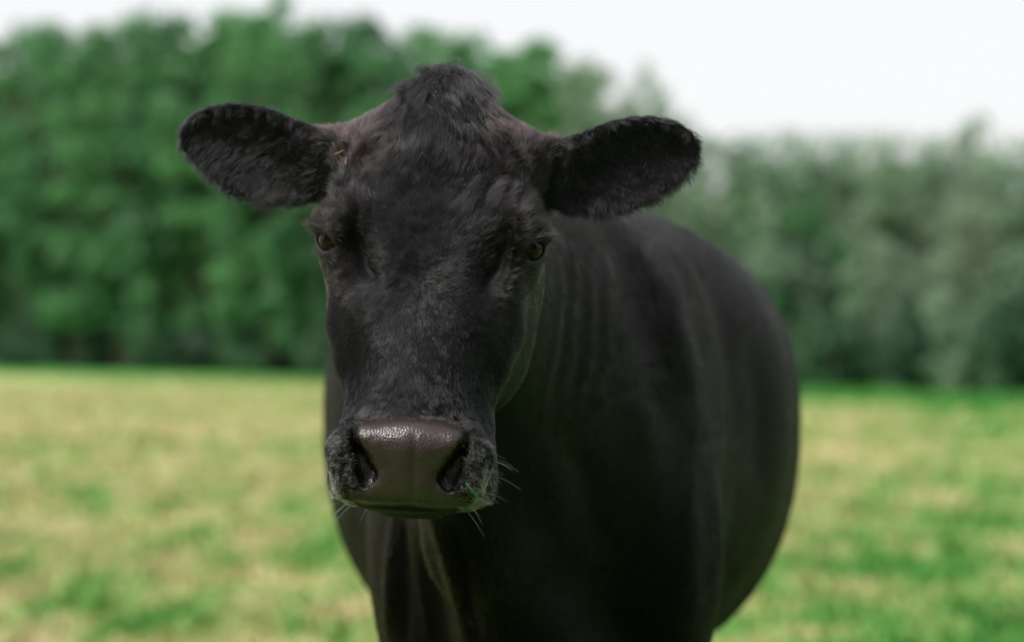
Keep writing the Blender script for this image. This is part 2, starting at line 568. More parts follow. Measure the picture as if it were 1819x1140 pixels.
# ---- sculpting strokes: folds and hollows laid out along lines seen on the near side
def stroke(line, amp, sig, ymin, ymax, taper=True):
    global V
    u, v = project(V)
    tocam = norm(np.array([0, 0, CAM_H]) - V)
    m = (V[:, 1] > ymin) & (V[:, 1] < ymax) & ((N * tocam).sum(1) > 0.02)
    line = np.array(line, float)
    lo, hi = line.min(0) - 3 * sig, line.max(0) + 3 * sig
    m &= (u > lo[0]) & (u < hi[0]) & (v > lo[1]) & (v < hi[1])
    i = np.where(m)[0]
    best = np.full(len(i), 1e9); tt = np.zeros(len(i))
    seg = np.linalg.norm(np.diff(line, axis=0), axis=1); cum = np.concatenate([[0], np.cumsum(seg)])
    for k in range(len(line) - 1):
        a, b = line[k], line[k + 1]
        e = b - a
        t = np.clip(((u[i] - a[0]) * e[0] + (v[i] - a[1]) * e[1]) / (e @ e), 0, 1)
        d = np.hypot(u[i] - a[0] - t * e[0], v[i] - a[1] - t * e[1])
        better = d < best
        best[better] = d[better]; tt[better] = ((cum[k] + t * seg[k]) / cum[-1])[better]
    f = np.exp(-(best / sig) ** 2)
    if taper: f *= np.sin(np.pi * np.clip(tt * 0.9 + 0.05, 0, 1)) ** 0.6
    V[i] += N[i] * (amp * f * smoothstep(0.0, 0.3, (N[i] * tocam[i]).sum(1)))[:, None]
SKIN = True
if SKIN:
    # face: grooves inside the eyes, brow wrinkles, temple ridge, tear line, nose ridge
    for line, amp, sig in (
        ([(628, 392), (640, 430), (648, 470), (672, 500)], -0.0050, 13),
        ([(905, 400), (893, 440), (885, 475), (862, 505)], -0.0055, 14),
        ([(600, 455), (625, 480), (655, 520), (668, 560)], 0.0015, 15),
        ([(930, 470), (905, 500), (885, 540), (872, 580)], 0.0015, 15),
        ([(645, 265), (620, 300), (600, 345)], 0.0035, 9),
        ([(690, 215), (655, 250), (635, 280)], 0.0025, 10),
        ([(880, 215), (905, 245), (928, 290), (945, 330)], 0.0032, 9),
        ([(912, 262), (930, 300), (940, 330)], 0.0020, 6),
        ([(880, 300), (860, 340), (845, 400)], -0.0030, 8),
        ([(905, 310), (888, 350), (872, 410)], -0.0032, 7),
        ([(930, 335), (912, 370), (900, 405)], -0.0030, 6),
        ([(650, 300), (642, 340), (640, 390)], -0.0030, 8),
        ([(672, 305), (664, 345), (664, 395)], -0.0022, 7),
        ([(625, 320), (612, 350), (605, 375)], -0.0024, 6),
        ([(770, 215), (772, 270), (775, 320)], -0.0018, 12),
        ([(640, 748), (690, 738), (750, 734), (800, 742), (850, 760)], -0.0016, 12),
        ([(640, 715), (700, 700), (760, 702), (830, 722)], 0.0007, 14),
        ([(735, 770), (735, 840), (733, 905)], -0.0012, 5),
        ([(618, 800), (612, 840), (622, 880)], -0.0018, 8),
        ([(868, 800), (872, 840), (864, 880)], -0.0018, 8)):
        stroke(line, amp * 1.6, sig, 2.2, 2.66)
    # neck folds behind the jaw, dewlap folds, shoulder
    for k in range(8):
        x0 = 992 + k * 13
        stroke([(x0, 420), (x0 + 6, 520), (x0 - 6 + k * 2, 620), (x0 - 28 + k * 3, 720)], (0.0016 + 0.0010 * math.sin(k * 2.3)) * (-1 if k % 2 else 1), 5 + (k * 5) % 4, 2.6, 3.5)
    for k, (x0, x1) in enumerate(((700, 690), (715, 720), (730, 765), (748, 800), (770, 830), (800, 845))):
        stroke([(x0, 925), ((x0 + x1) / 2 - 3, 1000), (x1, 1140)], (0.007 + 0.003 * math.sin(k * 1.7)) * (-1 if k % 2 else 1), 8 + (k * 3) % 5, 2.5, 3.5)
    for line, amp, sig in (
        ([(1080, 380), (1130, 480), (1160, 640)], -0.016, 30),
        ([(1180, 380), (1235, 500), (1280, 640), (1290, 760)], -0.020, 34),
        ([(1130, 400), (1185, 520), (1215, 660)], 0.010, 26),
        ([(1330, 600), (1350, 720), (1345, 860)], -0.008, 18),
        ([(1120, 690), (1150, 800), (1150, 920)], 0.012, 40),
        ([(1010, 780), (1050, 860), (1070, 1000)], -0.012, 36),
        ([(1250, 800), (1270, 950), (1262, 1100)], -0.010, 26)):
        stroke(line, amp, sig, 2.7, 4.3)
V = lap(V, E, 0.3)
N = vnormals(V, F)
H = w2h(V)

cow = empty('cow', (0.06, 3.9, 0.0))
tag(cow, 'black polled cow facing out of the field with ears spread and muzzle lowered', 'cow')
COWM = Matrix.Translation((-0.06, -3.9, 0.0))
def rebase(P): return np.asarray(P) - np.array([0.06, 3.9, 0.0])

# ---- skin colours per vertex
PAD = np.array([(0, -0.178), (0.028, -0.179), (0.050, -0.186), (0.0500, -0.203), (0.0415, -0.219), (0.0345, -0.236), (0.040, -0.249), (0.058, -0.252), (0.056, -0.258), (0.043, -0.263), (0, -0.262),
                (-0.043, -0.263), (-0.056, -0.258), (-0.058, -0.252), (-0.040, -0.249), (-0.0345, -0.236), (-0.0415, -0.219), (-0.0500, -0.203), (-0.050, -0.186), (-0.028, -0.179)])
near_head = (V[:, 1] < 2.9) & (np.abs(H[:, 0]) < 0.32) & (H[:, 2] > -0.34)
pad = np.zeros(len(V))
i = np.where((H[:, 1] < -0.085) & (H[:, 2] < -0.16) & near_head)[0]
pad[i] = smoothstep(0.004, -0.004, poly_sd(H[i, 0], H[i, 2], PAD))
def seg_dist(P, pts_):
    best = np.full(len(P), 1e9)
    for a, b in zip(pts_[:-1], pts_[1:]):
        a = np.asarray(a); b = np.asarray(b); e = b - a
        t = np.clip(((P - a) @ e) / (e @ e), 0, 1)
        best = np.minimum(best, np.linalg.norm(P - a - t[:, None] * e, axis=1))
    return best
nos = np.zeros(len(V)); lid = np.zeros(len(V)); eyezone = np.full(len(V), 1.0)
i = np.where(near_head)[0]
for sx in (-1, 1):
    dd = np.minimum(seg_dist(H[i], [mir((p[0] + 0.004, p[1] + 0.020, p[2] + 0.001), sx) for p in NOS]),
                    seg_dist(H[i], [mir((p[0] - 0.004, p[1] + 0.045, p[2] + 0.006), sx) for p in NOS[1:]]))
    nos[i] = np.maximum(nos[i], smoothstep(0.0145, 0.0105, dd))
    de = np.linalg.norm(H[i] - mir(EYE, sx), axis=1)
    dl = np.minimum(seg_dist(H[i], lid_pts(sx, True, EYE_R + 0.0022)), seg_dist(H[i], lid_pts(sx, False, EYE_R + 0.002)))
    lid[i] = np.maximum(lid[i], smoothstep(0.0062, 0.0045, dl))
    eyezone[i] = np.minimum(eyezone[i], dl)
mouth = np.zeros(len(V))
mouth[i] = smoothstep(0.014, 0.008, seg_dist(H[i], MOUTH)) * (H[i, 1] < -0.05)
wet = np.clip(np.maximum(np.maximum(pad, nos * 0.9), lid * 0.45), 0, 1)
tone = np.tile(np.array([0.0028, 0.0027, 0.0029]), (len(V), 1))
def mixin(col, m):
    global tone
    tone = tone * (1 - m[:, None]) + np.array(col) * m[:, None]
mixin((0.012, 0.009, 0.008), lid * 0.9)
mixin((0.030, 0.0205, 0.0175), pad)
mixin((0.018, 0.011, 0.011), nos)

# skin material
k = Nodes('cow_skin')
a = k.n('ShaderNodeAttribute', attribute_name='tone')
aw = k.n('ShaderNodeAttribute', attribute_name='wet')
tc = k.n('ShaderNodeTexCoord')
vo = k.n('ShaderNodeTexVoronoi', feature='F1'); vo.inputs['Scale'].default_value = 520
k.l(tc.outputs['Object'], vo.inputs['Vector'])
nz = k.n('ShaderNodeTexNoise'); nz.inputs['Scale'].default_value = 60; nz.inputs['Detail'].default_value = 5
k.l(tc.outputs['Object'], nz.inputs['Vector'])
mx = k.n('ShaderNodeMix', data_type='RGBA', blend_type='MULTIPLY'); mx.inputs['Factor'].default_value = 0.6
k.l(a.outputs['Color'], mx.inputs['A'])
k.l(k.ramp(nz.outputs['Fac'], [(0.3, (0.45, 0.4, 0.4)), (0.7, (1.5, 1.35, 1.3))]), mx.inputs['B'])
k.l(mx.outputs['Result'], k.b.inputs['Base Color'])
mr = k.n('ShaderNodeMapRange'); mr.inputs['To Min'].default_value = 0.60; mr.inputs['To Max'].default_value = 0.25
k.l(aw.outputs['Fac'], mr.inputs['Value'])
nr_ = k.n('ShaderNodeTexNoise'); nr_.inputs['Scale'].default_value = 110; nr_.inputs['Detail'].default_value = 3
k.l(tc.outputs['Object'], nr_.inputs['Vector'])
ra_ = k.n('ShaderNodeMath', operation='MULTIPLY_ADD'); ra_.inputs[1].default_value = 0.22; ra_.inputs[2].default_value = -0.11
k.l(nr_.outputs['Fac'], ra_.inputs[0])
rb_ = k.n('ShaderNodeMath', operation='ADD'); k.l(ra_.outputs[0], rb_.inputs[0]); k.l(mr.outputs['Result'], rb_.inputs[1])
k.l(rb_.outputs[0], k.b.inputs['Roughness'])
bp = k.n('ShaderNodeBump', invert=True); bp.inputs['Distance'].default_value = 0.00045
k.l(aw.outputs['Fac'], bp.inputs['Strength'])
k.l(vo.outputs['Distance'], bp.inputs['Height'])
k.l(bp.outputs['Normal'], k.b.inputs['Normal'])
ms_ = k.n('ShaderNodeMapRange'); ms_.inputs['To Min'].default_value = 0.12; ms_.inputs['To Max'].default_value = 0.5
k.l(aw.outputs['Fac'], ms_.inputs['Value']); k.l(ms_.outputs['Result'], k.b.inputs['Specular IOR Level'])
SKINMAT = k.m

body = mesh_obj('body', rebase(V), F, SKINMAT, cow)
at_ = body.data.attributes.new('tone', 'FLOAT_COLOR', 'POINT')
at_.data.foreach_set('color', np.column_stack([tone, np.ones(len(V))]).astype(np.float32).ravel())
at_ = body.data.attributes.new('wet', 'FLOAT', 'POINT')
at_.data.foreach_set('value', wet.astype(np.float32))

# ---- eyes
def eye_material():
    k = Nodes('cow_eye')
    tc = k.n('ShaderNodeTexCoord')
    sp = k.n('ShaderNodeSeparateXYZ'); k.l(tc.outputs['Object'], sp.inputs[0])
    def math_(op, a, b=None):
        m = k.n('ShaderNodeMath', operation=op)
        for j, q in enumerate((a, b)):
            if q is None: continue
            if isinstance(q, (int, float)): m.inputs[j].default_value = q
            else: k.l(q, m.inputs[j])
        return m.outputs[0]
    X, Y = sp.outputs['X'], sp.outputs['Y']
    r = math_('SQRT', math_('ADD', math_('MULTIPLY', X, X), math_('MULTIPLY', Y, Y)))
    rn = math_('DIVIDE', r, EYE_R)
    col = k.ramp(rn, [(0.0, (0.011, 0.0028, 0.0007)), (0.40, (0.014, 0.0036, 0.0009)), (0.60, (0.005, 0.0016, 0.0008)), (0.68, (0.004, 0.0035, 0.0035)), (0.86, (0.005, 0.004, 0.004)), (1.0, (0.02, 0.015, 0.014))])
    px = math_('DIVIDE', X, 0.0085); py = math_('DIVIDE', Y, 0.0050)
    pr = math_('ADD', math_('MULTIPLY', px, px), math_('MULTIPLY', py, py))
    pu = k.n('ShaderNodeMapRange'); pu.inputs['From Min'].default_value = 1.15; pu.inputs['From Max'].default_value = 0.85
    k.l(pr, pu.inputs['Value'])
    mx = k.n('ShaderNodeMix', data_type='RGBA'); mx.inputs['B'].default_value = (0.004, 0.005, 0.007, 1)
    k.l(pu.outputs['Result'], mx.inputs['Factor']); k.l(col, mx.inputs['A'])
    k.l(mx.outputs['Result'], k.b.inputs['Base Color'])
    k.b.inputs['Roughness'].default_value = 0.35
    k.b.inputs['Specular IOR Level'].default_value = 0.0
    k.b.inputs['Coat IOR'].default_value = 1.33
    k.b.inputs['Coat Weight'].default_value = 0.6
    k.b.inputs['Coat Roughness'].default_value = 0.03
    return k.m
EYEMAT = eye_material()
def lathe_sphere(r, nu=40, nv=24):
    vs, fs = [], []
    for j in range(nv + 1):
        th = math.pi * j / nv
        rr = r * (1 + 0.055 * max(0, math.cos(th) - 0.72) / 0.28)       # corneal bulge on +Z
        for i_ in range(nu):
            ph = 2 * math.pi * i_ / nu
            vs.append((rr * math.sin(th) * math.cos(ph), rr * math.sin(th) * math.sin(ph), rr * math.cos(th)))
    for j in range(nv):
        for i_ in range(nu):
            fs.append((j * nu + i_, (j + 1) * nu + i_, (j + 1) * nu + (i_ + 1) % nu, j * nu + (i_ + 1) % nu))
    return vs, fs
EYE_OBJ = {}
for sx in (-1, 1):
    vs, fs = lathe_sphere(EYE_R)
    o = mesh_obj('eye', vs, fs, EYEMAT, cow)
    gaze = norm(mir((0.78, -0.62, 0.02), sx)) @ RH.T
    u_, v_ = basis(gaze)
    M = Matrix(((u_[0], v_[0], gaze[0]), (u_[1], v_[1], gaze[1]), (u_[2], v_[2], gaze[2]))).to_4x4()
    M.translation = Vector(rebase(h2w(mir(EYE, sx))))
    o.matrix_local = M
    EYE_OBJ[sx] = o

# ------------------------------------------------------------------ hair
def hair_obj(name, P, root_r, tint, mat, parent):
    """P: (n, m, 3) strand points in world space; root_r (n,), tint (n,3)"""
    n, m, _ = P.shape
    c = bpy.data.hair_curves.new(name)
    c.add_curves([m] * n)
    c.attributes['position'].data.foreach_set('vector', rebase(P.reshape(-1, 3)).astype(np.float32).ravel())
    prof = np.linspace(1, 0.25, m)
    ra = c.attributes.get('radius') or c.attributes.new('radius', 'FLOAT', 'POINT')
    ra.data.foreach_set('value', (root_r[:, None] * prof[None]).astype(np.float32).ravel())
    ti = c.attributes.new('tint', 'FLOAT_COLOR', 'CURVE')
    ti.data.foreach_set('color', np.column_stack([tint, np.ones(n)]).astype(np.float32).ravel())
    c.materials.append(mat)
    o = bpy.data.objects.new(name, c)
    COL.objects.link(o)
    o.parent = parent
    return o

def hair_material(name, rough=0.35, radial=0.5, ior=1.33):
    m = bpy.data.materials.new(name); m.use_nodes = True
    t = m.node_tree; t.nodes.clear()
    out = t.nodes.new('ShaderNodeOutputMaterial')
    h = t.nodes.new('ShaderNodeBsdfHairPrincipled')
    h.model = 'CHIANG'; h.parametrization = 'COLOR'
    a = t.nodes.new('ShaderNodeAttribute'); a.attribute_name = 'tint'
    t.links.new(a.outputs['Color'], h.inputs['Color'])
    h.inputs['Roughness'].default_value = rough
    h.inputs['Radial Roughness'].default_value = radial
    h.inputs['IOR'].default_value = ior
    h.inputs['Random Roughness'].default_value = 0.3
    t.links.new(h.outputs[0], out.inputs['Surface'])
    return m

HAIR = hair_material('coat_hair', 0.20, 0.33, 1.50)
PALE = hair_material('pale_hair', 0.3, 0.4, 1.55)
COAT = hair_material('trunk_hair', 0.28, 0.4, 1.24)

# surface sampling
TRI = np.concatenate([F[:, [0, 1, 2]], F[:, [0, 2, 3]]])
TA = np.linalg.norm(np.cross(V[TRI[:, 1]] - V[TRI[:, 0]], V[TRI[:, 2]] - V[TRI[:, 0]]), axis=1) / 2
nofur = np.clip(np.maximum.reduce([pad * 1.2, nos * 1.4, lid * 1.5, mouth * 1.2]), 0, 1)
headness = smoothstep(2.92, 2.80, V[:, 1]) * (V[:, 2] > 0.9)

def sample(weight, n):
    """n roots with probability area*weight (weight per vertex)"""
    w = TA * weight[TRI].mean(1)
    cs = np.cumsum(w); cs /= cs[-1]
    f = np.searchsorted(cs, rng.random(n))
    r1 = np.sqrt(rng.random(n)); r2 = rng.random(n)
    b = np.stack([1 - r1, r1 * (1 - r2), r1 * r2], 1)[:, :, None]
    t = TRI[f]
    return (V[t] * b).sum(1), norm((N[t] * b).sum(1)), (nofur[t] * b[:, :, 0]).sum(1), (pad[t] * b[:, :, 0]).sum(1)

WH = np.array([0.0, 0.0, -0.030])           # whorl between the eyes
def ear_zone(h):
    ax = np.abs(h[:, 0])
    return smoothstep(0.118, 0.140, ax) * smoothstep(0.05, 0.08, h[:, 1]) * (h[:, 2] > 0.0) * (h[:, 1] < 0.26)

def flow_head(h, nh):
    """combing direction, length, lift (head frame)"""
    x, y, z = h.T
    sx = np.sign(x)
    n_ = len(h)
    rad = np.stack([x - WH[0], 0 * x, z - WH[2]], 1)
    rl = np.linalg.norm(rad, axis=1, keepdims=True)
    rad = rad / (rl + 1e-6)
    # a slight swirl round the whorl
    sw = np.exp(-rl / 0.03)
    rad = rad + sw * 0.8 * np.stack([-rad[:, 2], 0 * x, rad[:, 0]], 1)
    # towards the temples the hair bends outwards and back
    f = rad.copy()
    f[:, 1] += 0.3
    up = smoothstep(0.050, 0.085, z + 0.10 * np.abs(x) + 0.012 * vnoise(h, 45, 9)) * smoothstep(0.085, 0.045, np.abs(x))
    down = np.stack([x * 7, -0.4 + 0 * x, -1 + 0 * x], 1)
    f = f * (1 - up[:, None]) + norm(down) * up[:, None]
    side = smoothstep(0.045, 0.10, y - 0.03 * (z > 0.06)) * (1 - up)
    f = f * (1 - side[:, None]) + norm(np.stack([0 * x, 0.75 + 0 * x, -0.65 + 0 * x], 1)) * side[:, None]
    # nose sides and muzzle: outwards and down, away from the pad
    mz = smoothstep(-0.165, -0.20, z)
    f = f * (1 - mz[:, None]) + norm(np.stack([x * 14, 0.35 + 0 * x, -0.45 + 0 * x], 1)) * mz[:, None]
    L = 0.0105 + 0.008 * smoothstep(-0.02, 0.05, z) + 0 * x
    L = L * (1 - 0.28 * smoothstep(-0.08, -0.17, z)) * (1 - 0.35 * mz)
    lift = 7 + 0 * x
    # swirl centre stands up a little
    lift += 16 * sw[:, 0]
    # poll tuft
    poll = smoothstep(0.105, 0.15, z) * smoothstep(0.050, 0.025, np.abs(x)) * (y < 0.2)
    L = L + 0.004 * poll
    lift = lift - 2 * poll
    # ears
    e = ear_zone(h)
    infront = nh[:, 1] < 0.15
    fe = np.where(infront[:, None], norm(np.stack([sx * 0.55, -0.15 + 0 * x, -0.85 + 0 * x], 1)), norm(np.stack([sx * 1.0, 0 * x, -0.12 + 0 * x], 1)))
    f = f * (1 - e[:, None]) + fe * e[:, None]
    low = np.clip((0.075 - z) / 0.03, 0, 1) * smoothstep(0.25, 0.2, np.abs(x))
    L = L * (1 - e) + e * np.where(infront, 0.013 + 0.006 * low, 0.007 + 0.006 * low)
    lift = lift * (1 - e) + e * np.where(infront, 13, 6 + 14 * low)
    return norm(f), L, lift, poll, e

def strands(p, nrm, f, L, lift, clump_noise, m=6, kids=8, spread=0.0035, clump=0.55, curl=0.12, sink=0.001, grav=None):
    """guides -> children, returns (n*kids, m, 3)"""
    n_ = len(p)
    f = f - nrm * (f * nrm).sum(1, keepdims=True)
    f = norm(f)
    s = np.cross(nrm, f)
    # guide wobble
    ang = clump_noise * 0.55 + rng.normal(0, 0.16, n_)
    f2 = f * np.cos(ang)[:, None] + s * np.sin(ang)[:, None]
    s = np.cross(nrm, f2)
    rep = np.repeat(np.arange(n_), kids)
    N_ = len(rep)
    f3, s3, n3 = f2[rep], s[rep], nrm[rep]
    off = rng.normal(0, 1, (N_, 2)) * (np.atleast_1d(spread)[rep] if np.size(spread) > 1 else spread)[..., None] if np.size(spread) > 1 else rng.normal(0, spread, (N_, 2))
    Lk = L[rep] * rng.uniform(0.65, 1.15, N_)
    lk = np.radians(lift[rep] * rng.uniform(0.7, 1.3, N_))
    root = p[rep] + f3 * off[:, :1] + s3 * off[:, 1:] - n3 * sink
    t = np.linspace(0, 1, m)
    P = np.empty((N_, m, 3))
    P[:, 0] = root
    cur = root.copy()
    ph = rng.uniform(0, 6.28, n_)[rep] + rng.normal(0, 0.5, N_)
    cf = curl * rng.uniform(0.3, 1.2, N_)
    a0 = rng.normal(0, 0.13, N_)
    for j in range(1, m):
        tt = (j - 0.5) / (m - 1)
        el = lk * (1.5 - 1.25 * tt)
        lat = a0 + cf * np.sin(ph + tt * 4.5)
        d = np.cos(el)[:, None] * (f3 * np.cos(lat)[:, None] + s3 * np.sin(lat)[:, None]) + np.sin(el)[:, None] * n3
        if grav is not None:
            d = norm(d + np.array([0, 0, -1.0]) * (grav[rep] * tt)[:, None])
            into = np.minimum((d * n3).sum(1) - 0.02 + 0.25 * tt * (n3[:, 2] > 0.75), 0)
            d = norm(d - n3 * into[:, None])
        cur = cur + d * (Lk / (m - 1))[:, None]
        pull = clump * (t[j] ** 1.3)
        P[:, j] = cur - (f3 * off[:, :1] + s3 * off[:, 1:]) * pull
    return P, rep

def head_fur(nguides, kids):
    w = headness * (1 - nofur)
    hz = H[:, 2]; front = smoothstep(0.18, 0.06, H[:, 1])
    w = w * (0.30 + 0.70 * front)
    p, nr, nf, pd = sample(w, nguides)
    h = w2h(p); nh = nr @ RH
    keep = nf < 0.35
    p, nr, h, nh = p[keep], nr[keep], h[keep], nh[keep]
    f, L, lift, poll, e = flow_head(h, nh)
    f = f @ RH.T
    cn = (vnoise(p, 90, 1) + 0.6 * vnoise(p, 220, 2)) * (0.8 + 0.7 * smoothstep(0.0, 0.06, h[:, 2]))
    L = L * (1 + 0.25 * vnoise(p, 60, 3))
    lift = np.maximum(lift + 5 * vnoise(p, 170, 6), 2.5) + 14 * smoothstep(-0.125, -0.15, h[:, 2]) * smoothstep(-0.20, -0.18, h[:, 2]) * (h[:, 1] < -0.03)
    L = L * (1 - 0.5 * poll * smoothstep(0.5, 0.9, nh[:, 2]))
    spread = 0.0032 + 0.002 * poll
    P, rep = strands(p, nr, f, L, lift, cn, kids=kids, spread=spread, clump=0.72, grav=0.25 * e + 1.6 * poll)
    # colours: black, sun-browned on the poll and temples, pale round the nostrils
    hh = h[rep]
    n_ = len(rep)
    base = np.array([0.0014, 0.0015, 0.0019])
    brown = np.array([0.022, 0.012, 0.0115])
    pale = np.array([0.30, 0.265, 0.235])
    bz = smoothstep(0.05, 0.13, hh[:, 2]) * smoothstep(0.02, 0.06, np.abs(hh[:, 0])) * (1 - e[rep])
    bz = bz + 0.5 * smoothstep(0.06, 0.03, np.abs(np.abs(hh[:, 0]) - 0.10)) * smoothstep(-0.09, -0.02, hh[:, 2]) * smoothstep(0.08, 0.02, hh[:, 2]) * 0.5
    bz = np.clip(bz * (0.75 + 0.6 * vnoise(p, 25, 5)[rep]), 0, 0.9)
    ax = np.abs(hh[:, 0])
    pz = smoothstep(0.016, 0.006, np.abs(ax - 0.061 - 0.004 * (hh[:, 2] < -0.23))) * smoothstep(-0.198, -0.212, hh[:, 2]) * (hh[:, 1] < -0.06)
    pz = np.maximum(pz, 0.18 * smoothstep(0.012, 0.004, np.abs(hh[:, 2] + 0.176)) * (ax < 0.055) * (hh[:, 1] < -0.07))
    pz = pz * (rng.random(n_) < 0.85)
    tint = base + (brown - base) * bz[:, None]
    tint = tint + (pale - tint) * (pz * rng.uniform(0.3, 1.0, n_))[:, None]
    tint = tint * rng.uniform(0.6, 1.5, (n_, 1))
    rr = np.full(n_, 0.00015) * rng.uniform(0.8, 1.3, n_) * (1 + 0.5 * poll[rep])
    hair_obj('head_fur', P, rr, tint, HAIR, cow)

def forelock(nguides, kids):
    w = headness * smoothstep(0.125, 0.16, H[:, 2]) * smoothstep(0.055, 0.03, np.abs(H[:, 0])) * (H[:, 1] < 0.19) * (H[:, 1] > -0.1)
    p, nr, nf, pd = sample(w, nguides)
    h = w2h(p)
    f = norm(np.stack([h[:, 0] * 6 + 0.35 * vnoise(p, 40, 12), -0.55 + 0 * h[:, 0], -0.45 + 0.6 * vnoise(p, 55, 13)], 1)) @ RH.T
    L = 0.026 * (1 + 0.5 * vnoise(p, 50, 14))
    P, rep = strands(p, nr, f, L, 11 + 10 * vnoise(p, 60, 15) + 35 * (rng.random(len(p)) < 0.08), vnoise(p, 70, 16), m=9, kids=kids, spread=0.0022, clump=0.8, curl=0.45, grav=np.full(len(p), 0.9))
    tint = np.array([0.0032, 0.0031, 0.0034]) * rng.uniform(0.6, 1.6, (len(rep), 1))
    hair_obj('forelock', P, np.full(len(rep), 0.00016), tint, HAIR, cow)

def body_fur(nguides, kids):
    w = (1 - headness) * (V[:, 2] > 0.12) * (1 + 2.0 * (V[:, 1] < 3.5)) * smoothstep(5.3, 3.5, V[:, 1])
    p, nr, nf, pd = sample(w, nguides)
    f = np.tile(np.array([0.0, 0.55, -0.8]), (len(p), 1))
    cn = vnoise(p, 14, 4) * 0.7
    L = 0.018 * (1 + 0.2 * vnoise(p, 8, 3))
    P, rep = strands(p, nr, f, L, np.full(len(p), 5.0), cn, m=4, kids=kids, spread=0.008, clump=0.4)
    bz = np.clip(0.35 + 0.9 * vnoise(p, 5, 8) * smoothstep(0.8, 1.3, p[:, 2]), 0, 0.8)[rep]
    tint = np.array([0.0012, 0.0012, 0.0012]) + np.array([0.003, 0.0019, 0.0014]) * bz[:, None]
    dew = (smoothstep(3.25, 3.05, p[:, 1]) * smoothstep(1.02, 0.95, p[:, 2]) * smoothstep(0.03, -0.02, p[:, 0]))[rep]
    tint = tint + np.array([0.022, 0.012, 0.009]) * dew[:, None]
    tint = tint * rng.uniform(0.6, 1.4, (len(rep), 1))
    hair_obj('body_fur', P, np.full(len(rep), 0.00028), tint, COAT, cow)

def face_detail():
    # whiskers on lips and chin
    w = ((H[:, 2] < -0.205) & (H[:, 1] < 0.02) & (np.abs(H[:, 0]) > 0.045) & near_head & (pad < 0.1) & (nos < 0.1)).astype(float)
    p, nr, _, _ = sample(w, 40)
    h = w2h(p); n_ = len(p)
    f = norm(np.stack([np.sign(h[:, 0]) * 0.9, -0.25 + 0 * h[:, 0], -0.35 + 0 * h[:, 0]], 1) + rng.normal(0, 0.28, (n_, 3))) @ RH.T
    f = norm(f + nr * 0.6)
    Lw = rng.uniform(0.006, 0.032, n_)
    t = np.linspace(0, 1, 7)[None, :, None]
    P = p[:, None] - nr[:, None] * 0.001 + f[:, None] * Lw[:, None, None] * t + np.array([0, 0, -0.25]) * Lw[:, None, None] * t * t
    hair_obj('whiskers', P, np.full(n_, 0.00014), np.tile([0.30, 0.27, 0.24], (n_, 1)) * rng.uniform(0.3, 1.1, (n_, 1)), PALE, cow)
    # pale fuzz between nostrils and lips
    ax_ = np.abs(H[:, 0])
    w = near_head * smoothstep(0.046, 0.054, ax_) * smoothstep(0.084, 0.070, ax_) * smoothstep(-0.188, -0.205, H[:, 2]) * (H[:, 2] > -0.268) * (H[:, 1] < -0.055) * (pad < 0.2) * (nos < 0.3)
    p, nr, _, _ = sample(w.astype(float), 900)
    h = w2h(p)
    f = norm(np.stack([np.sign(h[:, 0]) * 0.9, 0.1 + 0 * h[:, 0], -0.35 + 0 * h[:, 0]], 1)) @ RH.T
    P, rep = strands(p, nr, f, np.full(len(p), 0.0062), np.full(len(p), 24.0), vnoise(p, 120, 21), kids=5, spread=0.0022, clump=0.4)
    hair_obj('muzzle_fuzz', P, np.full(len(rep), 0.00011), np.tile([0.20, 0.175, 0.15], (len(rep), 1)) * rng.uniform(0.2, 1.3, (len(rep), 1)), PALE, cow)
    # eyelashes
    for sx in (-1, 1):
        line = np.array(lid_pts(sx, True, EYE_R + 0.0055, 40))
        ax = mir(EAX, sx)
        sel = np.repeat(np.arange(9, 36), 3)
        h0 = line[sel] + rng.normal(0, 0.0008, (len(sel), 3))
        d = norm(np.array([sx * 0.95, -0.30, -0.05])[None] + rng.normal(0, 0.16, (len(sel), 3)))
        m = 6
        P = np.empty((len(sel), m, 3))
        Lh = rng.uniform(0.012, 0.024, len(sel))
        for j in range(m):
            t = j / (m - 1)
            P[:, j] = h0 + d * (Lh * t)[:, None] + np.array([0, 0, 1.0]) * (0.006 * (t * t) - 0.003 * t)
        P = P @ RH.T + HO
        hair_obj('eyelashes', P, np.full(len(sel), 0.0002), np.tile([0.012, 0.011, 0.012], (len(sel), 1)) * rng.uniform(0.5, 2.5, (len(sel), 1)), HAIR, cow)

if FUR > 0:
    head_fur(int(27000 * FUR), 12)
    forelock(420, 24)
    body_fur(int(30000 * FUR), 7)
face_detail()

# ------------------------------------------------------------------ small plant bits on the cow
from mathutils.bvhtree import BVHTree
def near_bvh():
    m = near_head[F].all(1) & (V[F[:, 0], 1] < 2.75)
    f = F[m]
    used, inv = np.unique(f, return_inverse=True)
    return BVHTree.FromPolygons([Vector(q) for q in V[used]], inv.reshape(f.shape).tolist())
BVH = near_bvh()
def hit(u, v):
    d = Vector(ray(u, v)).normalized()
    loc, nn, _, _ = BVH.ray_cast(Vector((0, 0, CAM_H)), d)
    return np.array(loc), np.array(nn)
def plain(name, col, rough=0.7, var=0.25, scale=40):
    k = Nodes(name)
    nz = k.n('ShaderNodeTexNoise'); nz.inputs['Scale'].default_value = scale; nz.inputs['Detail'].default_value = 4
    tc = k.n('ShaderNodeTexCoord'); k.l(tc.outputs['Object'], nz.inputs['Vector'])
    c = np.array(col)
    k.l(k.ramp(nz.outputs['Fac'], [(0.3, tuple(c * (1 - var))), (0.7, tuple(np.minimum(c * (1 + var), 1)))]), k.b.inputs['Base Color'])
    k.b.inputs['Roughness'].default_value = rough
    return k.m
